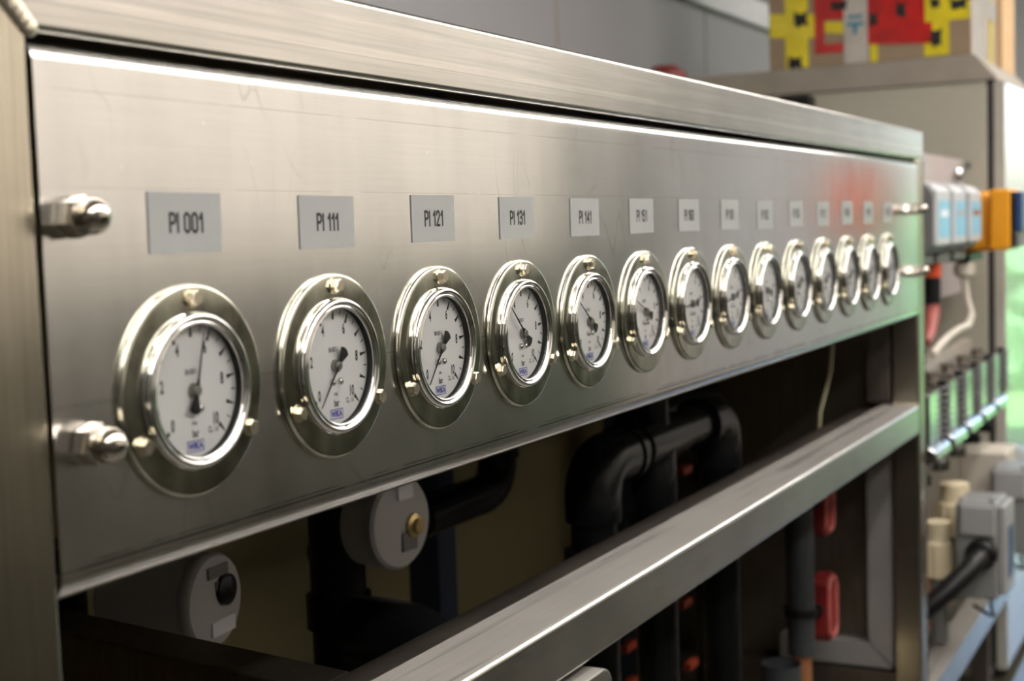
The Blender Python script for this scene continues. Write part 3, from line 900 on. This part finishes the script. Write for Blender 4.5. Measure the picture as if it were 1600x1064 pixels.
for x in (1.03, 1.25, 1.54):
    obj('dropper', tube(BM(), [(x, YM, ZM - 0.06), (x, YM, -1.1)], 0.0315, 32), M['black_pvc'], t)
    obj('union_nut', lathe(BM(), [(0.032, 0), (0.042, 0.002), (0.042, 0.026), (0.032, 0.028)], Matrix.Translation((x, YM, ZM - 0.14)), 24), M['black_pvc'], t)
black_pipe('black elbow pipe turning down at the far end of the manifold', [('elbow', elbow_pts((1.5, 0.33, -0.235), (1.86, 0.33, -0.235), (1.86, 0.33, -0.34), 0.06, 12), 0.042), ('dropper', [(1.86, 0.33, -0.32), (1.86, 0.33, -1.0)], 0.034)])
black_pipe('black pipe elbow rising in front of the cream board', [('elbow', elbow_pts((1.0, 0.46, -0.31), (1.245, 0.46, -0.31), (1.245, 0.46, -0.21), 0.06, 12), 0.030), ('pipe', [(0.77, 0.46, -0.31), (1.01, 0.46, -0.31)], 0.026), ('socket', [(1.245, 0.46, -0.26), (1.245, 0.46, -0.2)], 0.034), ('riser', [(1.245, 0.46, -0.21), (1.245, 0.46, 0.15)], 0.028)])
black_pipe('low black elbow pipe below the actuator with brass plug', [('elbow', elbow_pts((0.60, 0.30, -0.345), (0.60, 0.19, -0.345), (0.60, 0.19, -0.45), 0.06, 10), 0.038), ('dropper', [(0.60, 0.19, -0.44), (0.60, 0.19, -1.0)], 0.032)])
st = obj('blue_strut', B((1.155, 0.52, FLOOR + .31), (1.212, 0.575, 0.19), 0.003), M['navy'], origin=(1.18, 0.55, FLOOR + .31))
tag(st, 'narrow dark blue upright behind the rising pipe elbow', 'strut')
st = obj('blue_strut', B((2.02, 0.55, FLOOR + .31), (2.12, 0.62, 0.19), 0.003), M['navy'], origin=(2.07, 0.58, FLOOR + .31))
tag(st, 'wide dark blue upright near the right end of the panel', 'strut')
hs = obj('thin_hose', tube(BM(), [(2.05, 0.15, -0.07), (2.085, 0.15, -0.155), (2.065, 0.15, -0.21), (1.99, 0.15, -0.275), (1.95, 0.15, -0.42)], 0.0035, 10), M['hose'], origin=(2.05, 0.15, -0.42))
tag(hs, 'thin cream hose hanging near the right end of the opening', 'hose')
# red valve levers, red unions and small fittings seen below the rail
for k, (x, y, z0, z1, lab) in enumerate(((1.985, 0.135, -0.515, -0.375, 'upper valve with red loop handle beside the right post'), (2.00, 0.135, -0.725, -0.595, 'lower valve with red loop handle beside the right post'))):
    t = thing('loop_valve', lab, 'valve', (x, y, z0), 'red loop valve handles')
    w = 0.034
    pts = [(x - w, z0 + .015), (x - w + .015, z0), (x + w - .015, z0), (x + w, z0 + .015), (x + w, z1 - .015), (x + w - .015, z1), (x - w + .015, z1), (x - w, z1 - .015)]
    obj('grip', prism(BM(), pts, 'y', y, y + 0.03, 0.003), M['red'], t)
    loop = [(px, y - 0.001, pz) for px, pz in [(x + (a - x) * .8, (z0 + z1) / 2 + (b - (z0 + z1) / 2) * .86) for a, b in pts]]
    obj('rim', tube(BM(), loop + [loop[0]], 0.0045, 8), M['redrim'], t)
    obj('stem', tube(BM(), [(x - w - .012, y + .02, (z0 + z1) / 2), (x - w + 0.004, y + .02, (z0 + z1) / 2)], 0.013, 14), M['rubber'], t)
t = thing('valve_stack', 'dark union valve with copper pipe stub under the lower rail', 'valve', (1.87, 0.17, -1.0))
obj('pipe', tube(BM(), [(1.905, 0.17, -0.36), (1.905, 0.17, -0.73)], 0.026, 24), M['grey_pvc'], t)
obj('collar', tube(BM(), [(1.905, 0.17, -0.655), (1.905, 0.17, -0.64)], 0.031, 24), M['rubber'], t)
obj('copper_stub', tube(BM(), [(1.905, 0.17, -0.72), (1.905, 0.17, -0.86)], 0.019, 24), M['copper'], t)
obj('base_block', B((1.84, 0.10, -0.95), (1.97, 0.24, -0.861), 0.006), M['cream_pp'], t)
t = thing('union_nut', 'ribbed dark grey union nut standing left of the copper stub', 'union', (1.74, 0.16, -1.0))
bm = BM()
lathe(bm, [(0.04, -1.0), (0.06, -0.98), (0.06, -0.78), (0.052, -0.765), (0.035, -0.765), (0.035, -0.70)], Matrix.Translation((1.74, 0.16, 0)), 40)
obj('body', bm, M['grey_pvc'], t)
for k in range(18):
    a = 2 * PI * k / 18
    cx, cy = 1.74 + .0605 * math.cos(a), 0.16 + .0605 * math.sin(a)
    obj('rib', tube(BM(), [(cx, cy, -0.975), (cx, cy, -0.79)], 0.003, 6), M['grey_pvc'], t)
LEVERS = [(1.25, 0.28, -0.306), (1.592, 0.28, -0.33), (1.327, 0.28, -0.566), (1.327, 0.28, -0.625), (1.577, 0.28, -0.56), (1.60, 0.28, -0.675)]
for k, (x, y, z) in enumerate(LEVERS):
    where = ['under the manifold elbow', 'right of the manifold tee', 'between the first two droppers, upper', 'between the first two droppers, lower', 'right of the second dropper, upper', 'right of the second dropper, lower'][k]
    t = thing('lever_valve', f'small valve with orange red lever {where}', 'valve', (x, y, z), 'orange red lever handles')
    obj('lever', B((x - .022, y - .007, z - .007), (x + .022, y + .007, z + .007), 0.003), M['lever'], t)
    obj('stem', tube(BM(), [(x, y + .006, z), (x, y + .06, z)], 0.008, 12), M['rubber'], t)
t = thing('stand_pipe', 'dark red round cap on a grey stand pipe behind the top rail', 'stand pipe', (3.02, 0.85, FLOOR))
obj('stem', tube(BM(), [(3.02, 0.85, FLOOR + .001), (3.02, 0.85, 0.475)], 0.02, 20), M['grey_dark'], t)
obj('cap', lathe(BM(), [(0.055, 0), (0.062, 0.02), (0.055, 0.045), (0.03, 0.062), (0, 0.066)], Matrix.Translation((3.02, 0.85, 0.468)), 28), M['red'], t)

# ------------------------------------------------------------------ control cabinet at the far end
CX = 3.50
t = thing('control_cabinet', 'tall beige control cabinet beyond the end of the frame', 'cabinet', (3.9, 0.5, FLOOR))
obj('body', B((CX, 0.075, FLOOR + 0.002), (4.30, 1.0, 0.470), 0.004), M['cab'], t)
obj('seal', B((CX + .006, 0.058, FLOOR + .04), (4.294, 0.0745, 0.462)), M['cab_seal'], t, smooth=False)
dr = obj('door', B((CX + 0.002, 0.026, FLOOR + .03), (4.30, 0.0575, 0.468), 0.005), M['cab_gloss'], t)
for z in (0.235,):
    obj('bolt_head', lathe(BM(), [(0.009, 0), (0.009, 0.003), (0.004, 0.004), (0, 0.002)], axis_mat((CX - .0002, 0.125, z), (-1, 0, 0)), 16), M['grey_dark'], t)
obj('bolt_head', lathe(BM(), [(0.009, 0), (0.009, 0.003), (0, 0.003)], axis_mat((CX - .0002, 0.135, -0.335), (-1, 0, 0)), 16), M['grey_dark'], t)
cv = obj('cabinet_cover', prism(BM(), [(0.045, 0.4705), (0.045, 0.476), (0.105, 0.5445), (0.98, 0.5445), (0.98, 0.4705)], 'x', CX - 0.008, 4.31, 0.002), M['tray'], origin=(3.9, 0.5, 0.4705))
tag(cv, 'grey brown cover with sloping end on top of the cabinet', 'cover')
lt = obj('lifting_eye', B((CX - .07, 0.56, 0.40), (CX - .002, 0.66, 0.462), 0.012), M['rubber'], origin=(CX - .03, 0.6, 0.40))
tag(lt, 'small black fitting at the upper cabinet side above the rail', 'fitting')

# taped cardboard box on the cabinet
KX, KY0, KY1, KZ0, KZ1 = 3.515, 0.118, 0.705, 0.5475, 1.0
kb = thing('taped_carton', 'cardboard carton covered in yellow and red tape on the cabinet', 'carton', (3.75, 0.4, KZ0))
obj('carton', B((KX, KY0, KZ0), (3.98, KY1, KZ1), 0.003), M['card'], kb)
def tape(name, y0, y1, z0, z1, mat, lay=1, skew=0.0):
    xx = KX - 0.0006 * lay
    bm = prism(BM(), [(y0, z0 + skew), (y1, z0), (y1, z1), (y0, z1 + skew)], 'x', xx - 0.0005, xx)
    return obj(name, bm, mat, kb, smooth=False)
def tape_side(name, x0, x1, z0, z1, mat, lay=1):
    yy = KY0 - 0.0006 * lay
    return obj(name, B((x0, yy - 0.0005, z0), (x1, yy, z1)), mat, kb, smooth=False)
tape('yellow_tape', 0.585, 0.655, KZ0 + .001, KZ1 - .01, M['tape_y'], 1)
tape('yellow_tape', 0.565, 0.702, 0.645, 0.715, M['tape_y'], 2, -0.012)
tape('red_tape', 0.535, 0.565, 0.585, 0.80, M['tape_r'], 3)
tape('red_tape', 0.430, 0.535, 0.585, 0.612, M['tape_r'], 3)
tape('yellow_tape', 0.475, 0.535, 0.645, 0.678, M['tape_y'], 2, -0.008)
tape('red_tape', 0.440, 0.535, 0.680, 0.80, M['tape_r'], 3)
tape('clear_tape', 0.408, 0.478, KZ0 + .001, KZ1 - .01, M['tape_c'], 5)
tape('red_tape', 0.225, 0.408, 0.600, 0.84, M['tape_r'], 3, -0.012)
tape('yellow_tape', 0.380, 0.402, 0.548, 0.606, M['tape_y'], 2)
tape('yellow_tape', 0.178, 0.248, 0.552, 0.80, M['tape_y'], 2)
tape('yellow_tape', 0.121, 0.245, 0.648, 0.72, M['tape_y'], 4)
tape_side('clear_tape', 3.52, 3.78, KZ0 + .001, KZ1 - .01, M['tape_c'], 1)
tape_side('yellow_tape', 3.83, 3.88, KZ0 + .001, KZ1 - .01, M['tape_y'], 2)
tape_side('clear_tape', 3.70, 3.96, 0.68, 0.74, M['tape_c'], 3)
random.seed(11)
def blot(y, z, w, h, mat, lay=6):
    """blurred bold tape print: a ragged bold glyph"""
    xx = KX - 0.0006 * lay
    pts = [(-.5, .5), (-.15, .36), (.12, .36), (.5, .5), (.42, .1), (.5, -.2), (.2, -.5), (-.1, -.35), (-.45, -.42), (-.36, 0)]
    bm = prism(BM(), [(y + a * w * random.uniform(.85, 1.15), z + b * h * random.uniform(.85, 1.15)) for a, b in pts], 'x', xx - 0.0004, xx)
    return obj('tape_print', bm, mat, kb, smooth=False)
for y, z, w, h in ((0.606, 0.690, 0.045, 0.046), (0.625, 0.565, 0.045, 0.040), (0.625, 0.79, 0.045, 0.04), (0.212, 0.602, 0.035, 0.055), (0.150, 0.690, 0.055, 0.035), (0.215, 0.70, 0.03, 0.03)):
    blot(y, z, w, h, M['ink'])
for y, z, w, h in ((0.39, 0.67, 0.03, 0.04), (0.31, 0.69, 0.03, 0.05), (0.49, 0.72, 0.05, 0.03)):
    blot(y, z, w, h, M['tape_r'] if y < .3 else M['ink'])
def rail_print(y, zs):
    for z, hh, wy in zs:
        xx = KX - 0.0006 * 6
        obj('tape_print', B((xx - .0004, y - wy, z - hh), (xx, y + wy, z + hh)), M['teal_ink'], kb, smooth=False)
rail_print(0.445, ((0.683, 0.005, 0.022), (0.662, 0.005, 0.026), (0.645, 0.012, 0.006)))
ck = obj('cardboard_box', B((4.02, 0.108, 0.5455), (4.28, 0.34, 0.87), 0.003), M['card_new'], origin=(4.15, 0.2, 0.5455))
tag(ck, 'plain fresh cardboard box right of the taped carton', 'carton')

# ------------------------------------------------------------------ second skid beyond the frame: rail, upright plate, devices
s2 = thing('second_skid', 'second steel skid frame with low front rail beyond the right post', 'frame', (2.9, 0.1, FLOOR))
obj('low_rail', B((2.30, 0.0, -0.966), (3.46, 0.058, -0.893), 0.004, 2), M['frame'], s2)
obj('rear_rail', B((2.30, 0.36, -0.966), (3.46, 0.41, -0.893), 0.004, 2), M['dull_steel'], s2)
for x in (2.33, 3.40):
    obj('leg', B((x - .025, 0.06, FLOOR + .002), (x + .025, 0.11, -0.967), 0.003), M['dull_steel'], s2)
    obj('leg', B((x - .025, 0.36, FLOOR + .002), (x + .025, 0.41, -0.967), 0.003), M['dull_steel'], s2)
obj('mounting_plate', B((2.66, 0.134, -0.12), (3.46, 0.138, 0.250), 0.001), M['plate'], s2)
obj('plate_leg', B((2.66, 0.139, -1.0), (2.72, 0.155, 0.23)), M['dull_steel'], s2)
obj('floor_board', B((2.31, 0.12, -0.945), (3.45, 0.355, -0.930)), M['copper'], s2)
obj('wing_screw', lathe(BM(), [(0.012, 0), (0.02, 0.012), (0.012, 0.022), (0, 0.024)], axis_mat((3.32, 0.133, 0.205), (0, -1, 0)), 16), M['alu'], s2)
for k, x in enumerate((2.335, 2.53, 2.735)):
    pos = ['first beyond the right post', 'middle of the three', 'beside the amber unit'][k]
    t = thing('controller_unit', f'grey controller with light blue label, {pos}', 'controller', (x + .08, 0.07, 0.015), 'grey controllers in a row')
    w = 0.165
    prof = [(0.13, 0.02)] + [(y, z) for y, z in arc(0.030, 0.043, 0.030, 270, 180, 5)] + [(y, z) for y, z in arc(0.036, 0.130, 0.036, 180, 90, 6)] + [(0.13, 0.166)]
    obj('housing', prism(BM(), prof, 'x', x, x + w, 0.004), M['dev_body'], t)
    obj('front_cover', B((x + .010, -0.006, 0.030), (x + w - .003, 0.012, 0.150), 0.006, 3), M['dev_grey'], t)
    obj('top_cover', prism(BM(), [(y + (-.003 if z < .16 else 0), z + (0.0028 if z > .135 else 0)) for y, z in arc(0.036, 0.130, 0.036, 178, 90, 6)] + [(0.08, 0.1688), (0.08, 0.1665), (0.036, 0.1655)] + [(y + .0008, z - .0008) for y, z in reversed(arc(0.036, 0.130, 0.036, 178, 100, 5))], 'x', x + .010, x + w - .003), M['dev_grey'], t)
    obj('foot', B((x + .01, 0.03, -0.012), (x + w - .01, 0.12, 0.0195), 0.006), M['grey_dark'], t)
    obj('label', B((x + .024, -0.0072, 0.048), (x + w - .016, -0.0062, 0.126)), M['dev_blue'], t, smooth=False)
    obj('print', B((x + .045, -0.0078, 0.092), (x + w - .04, -0.0073, 0.106)), [M['dev_white'], M['grey_box'], M['copper']][k], t, smooth=False)
    if k < 2:
        obj('red_gland', tube(BM(), [(x + .09, 0.06, -0.012), (x + .09, 0.06, -0.045)], 0.022, 20), M['orange_red'], t)
        obj('black_gland', tube(BM(), [(x + .09, 0.06, -0.045), (x + .09, 0.06, -0.105)], 0.020, 20), M['rubber'], t)
        obj('red_tube', tube(BM(), [(x + .09, 0.06, -0.105), (x + .085, 0.06, -0.13), (x + .04, 0.055, -0.165), (x - .03, 0.05, -0.185)], [0.018, 0.018, 0.014, 0.010], 14), M['redrim'], t)
    obj('cable_duct', B((x + .02, 0.10, -0.16), (x + .07, 0.13, -0.013), 0.004), M['grey_dark'], t)
t = thing('amber_unit', 'amber housing with dark blue front next to the grey controllers', 'controller', (3.1, 0.0, 0.0))
obj('rear_housing', B((3.03, -0.012, 0.0), (3.16, 0.075, 0.152), 0.022, 4), M['amber'], t)
obj('front_housing', B((3.00, -0.058, 0.004), (3.19, -0.008, 0.156), 0.008, 3), M['amber'], t)
obj('front_frame', B((3.004, -0.066, 0.010), (3.186, -0.0585, 0.150), 0.003), M['rubber'], t)
obj('front_panel', B((3.012, -0.084, 0.050), (3.178, -0.0665, 0.148), 0.004), M['dark_blue'], t)
obj('keypad', B((3.012, -0.078, 0.012), (3.178, -0.0665, 0.046), 0.003), M['grey_dark'], t)
obj('bracket', B((2.95, 0.03, -0.022), (3.15, 0.11, -0.0005), 0.003), M['rubber'], t)
# cream loop hose and white gland under the units
hz = obj('loop_hose', tube(BM(), [(2.98, 0.05, -0.063), (2.985, 0.045, -0.11), (2.96, 0.03, -0.155), (2.85, 0.02, -0.172), (2.70, 0.016, -0.170), (2.58, 0.014, -0.175), (2.46, 0.012, -0.185), (2.36, 0.010, -0.198)], 0.009, 12), M['beige_box'], origin=(2.7, 0.04, -0.198))
tag(hz, 'pale looped hose hanging under the grey controllers', 'hose')
gl = obj('hose_gland', lathe(BM(), [(0.014, 0), (0.026, 0.008), (0.026, 0.032), (0.014, 0.04), (0, 0.04)], Matrix.Translation((2.98, 0.05, -0.062)), 20), M['beige_box'], origin=(2.98, 0.05, -0.062))
tag(gl, 'beige round gland at the top of the looped hose', 'fitting')
# row of zinc plated solenoid blocks with springs between
for k in range(5):
    x = 2.275 + k * 0.205
    pos = ['nearest the right post', 'second in the row', 'middle of the row', 'fourth in the row', 'last, nearest the cabinet'][k]
    t = thing('solenoid_block', f'shiny zinc solenoid block, {pos}', 'valve', (x + .06, 0.05, -0.40), 'zinc solenoid blocks in a row')
    obj('block', B((x, 0.0, -0.382), (x + .135, 0.10, -0.272), 0.006), M['alu'], t)
    obj('foot_clip', prism(BM(), [(0.0, -0.3825), (-0.016, -0.393), (-0.018, -0.410), (0.010, -0.422), (0.09, -0.422), (0.09, -0.3825)], 'x', x - .01, x + .145, 0.003), M['alu'], t)
    obj('cap_screw', lathe(BM(), [(0.014, 0), (0.016, 0.006), (0.016, 0.018), (0, 0.02)], Matrix.Translation((x + .07, 0.05, -0.275)), 14), M['dull_steel'], t)
    sx = x + .168
    pts = [(sx + 0.018 * math.cos(a), 0.006 + 0.018 * math.sin(a), -0.385 + 0.115 * a / (2 * PI * 8)) for a in [2 * PI * 8 * q / 128 for q in range(129)]]
    obj('spring', tube(BM(), pts, 0.0042, 6), M['grey_dark'], t)
    obj('spring_post', tube(BM(), [(sx, 0.006, -0.422), (sx, 0.006, -0.262)], 0.009, 12), M['rubber'], t)
    obj('drain_stub', tube(BM(), [(x + .06, 0.03, -0.422), (x + .06, 0.03, -0.452), (x + .06, 0.03, -0.453), (x + .06, 0.03, -0.474)], [0.013, 0.013, 0.022, 0.022], 14), M['alu'] if k < 3 else M['rubber'], t)
bb = obj('manifold_bar', B((2.26, 0.105, -0.42), (3.42, 0.133, -0.250), 0.004), M['tray'], origin=(2.9, 0.12, -0.40))
tag(bb, 'grey brown bar behind the row of zinc solenoid blocks', 'bar')
# grey junction boxes with black conduits
def junction_box(label, x, y0, y1, z0, z1, dx, conduit):
    t = thing('junction_box', label, 'junction box', (x + dx / 2, (y0 + y1) / 2, z0), 'grey junction boxes')
    obj('body', B((x + .012, y0, z0), (x + dx, y1, z1), 0.006, 3), M['jb_body'], t)
    obj('cover', B((x, y0 + .004, z1 - .07), (x + .0115, y1 - .012, z1 - .004), 0.004), M['jb_cover'], t)
    obj('front_lid', B((x + .03, y0 - .016, z0 + .008), (x + dx - .006, y0 - .0005, z1 - .008), 0.004), M['jb_cover'], t)
    obj('nameplate', B((x + .06, y0 - .0175, z0 + .04), (x + dx - .03, y0 - .0165, z1 - .06)), M['dark_blue'], t, smooth=False)
    for yy in (y0 + .012, y1 - .012):
        obj('lid_screw', lathe(BM(), [(0.006, 0), (0.006, 0.01), (0, 0.011)], Matrix.Translation((x + .025, yy, z1)), 12), M['jb_cover'], t)
    if conduit:
        c = conduit
        obj('gland', lathe(BM(), [(0.034, 0), (0.034, 0.02), (0.026, 0.03), (0.026, 0.0)], axis_mat((x + .011, c[0], c[1]), (-1, 0, 0)), 24), M['rubber'], t)
        pts = [(x + .01, c[0], c[1]), (x - .05, c[0] + .002, c[1] - .004), (x - .09, c[0] + .015, c[1] - .02), (x - .13, c[0] + .055, c[1] - .06), (x - .16, c[0] + .12, c[1] - .12), (x - .17, c[0] + .2, c[1] - .19)]
        obj('conduit', tube(BM(), pts, 0.022, 18), M['rubber'], t)
    hk = [(x + .05, y0 + .02, z0), (x + .04, y0 + .018, z0 - .025), (x + .03, y0 + .01, z0 - .04), (x + .02, y0 + .02, z0 - .036), (x + 0.0, y0 + .05, z0 - .012)]
    obj('wire_loop', tube(BM(), hk, 0.004, 8), M['rubber'], t)
    return t
junction_box('grey junction box with thick black conduit, nearest the right post', 2.52, -0.094, -0.004, -0.760, -0.545, 0.16, (-0.062, -0.655))
junction_box('second grey junction box farther right with black conduit', 2.92, -0.105, -0.016, -0.745, -0.535, 0.16, None)
cd = obj('black_conduit', tube(BM(), [(2.86, -0.055, -0.61), (2.83, -0.062, -0.63), (2.82, -0.066, -0.68), (2.83, -0.062, -0.74)], 0.018, 14), M['rubber'], origin=(2.83, -0.06, -0.74))
tag(cd, 'short black conduit hanging beside the second junction box', 'conduit')
be = obj('beige_terminal_box', B((3.09, -0.035, -0.63), (3.26, 0.085, -0.520), 0.006, 3), M['beige_box'], origin=(3.1, 0.02, -0.63))
tag(be, 'beige terminal box behind the grey junction boxes', 'box')
for (c, r, h, lab) in (((2.60, 0.046, -0.735), 0.034, 0.130, 'cream plastic union low beside the black conduit'), ((2.74, 0.034, -0.665), 0.042, 0.125, 'cream plastic union standing behind the first junction box')):
    t = thing('plastic_union', lab, 'union', c, 'cream plastic unions')
    mt = Matrix.Translation(c)
    obj('nut', lathe(BM(), [(r * .7, 0), (r, 0.004), (r, h * .62), (r * .86, h * .66), (r * .7, h * .66)], mt, 24), M['cream_pp'], t)
    obj('neck', lathe(BM(), [(r * .80, h * .6), (r * .80, h), (0, h)], mt, 24), M['cream_pp'], t)
    obj('stem', lathe(BM(), [(r * .6, -0.152), (r * .6, 0.01)], mt, 20), M['grey_dark'], t)
    for q in range(12):
        a = 2 * PI * q / 12
        px, py = c[0] + r * 1.01 * math.cos(a), c[1] + r * 1.01 * math.sin(a)
        obj('rib', tube(BM(), [(px, py, c[2] + .006), (px, py, c[2] + h * .58)], 0.0028, 6), M['cream_pp'], t)
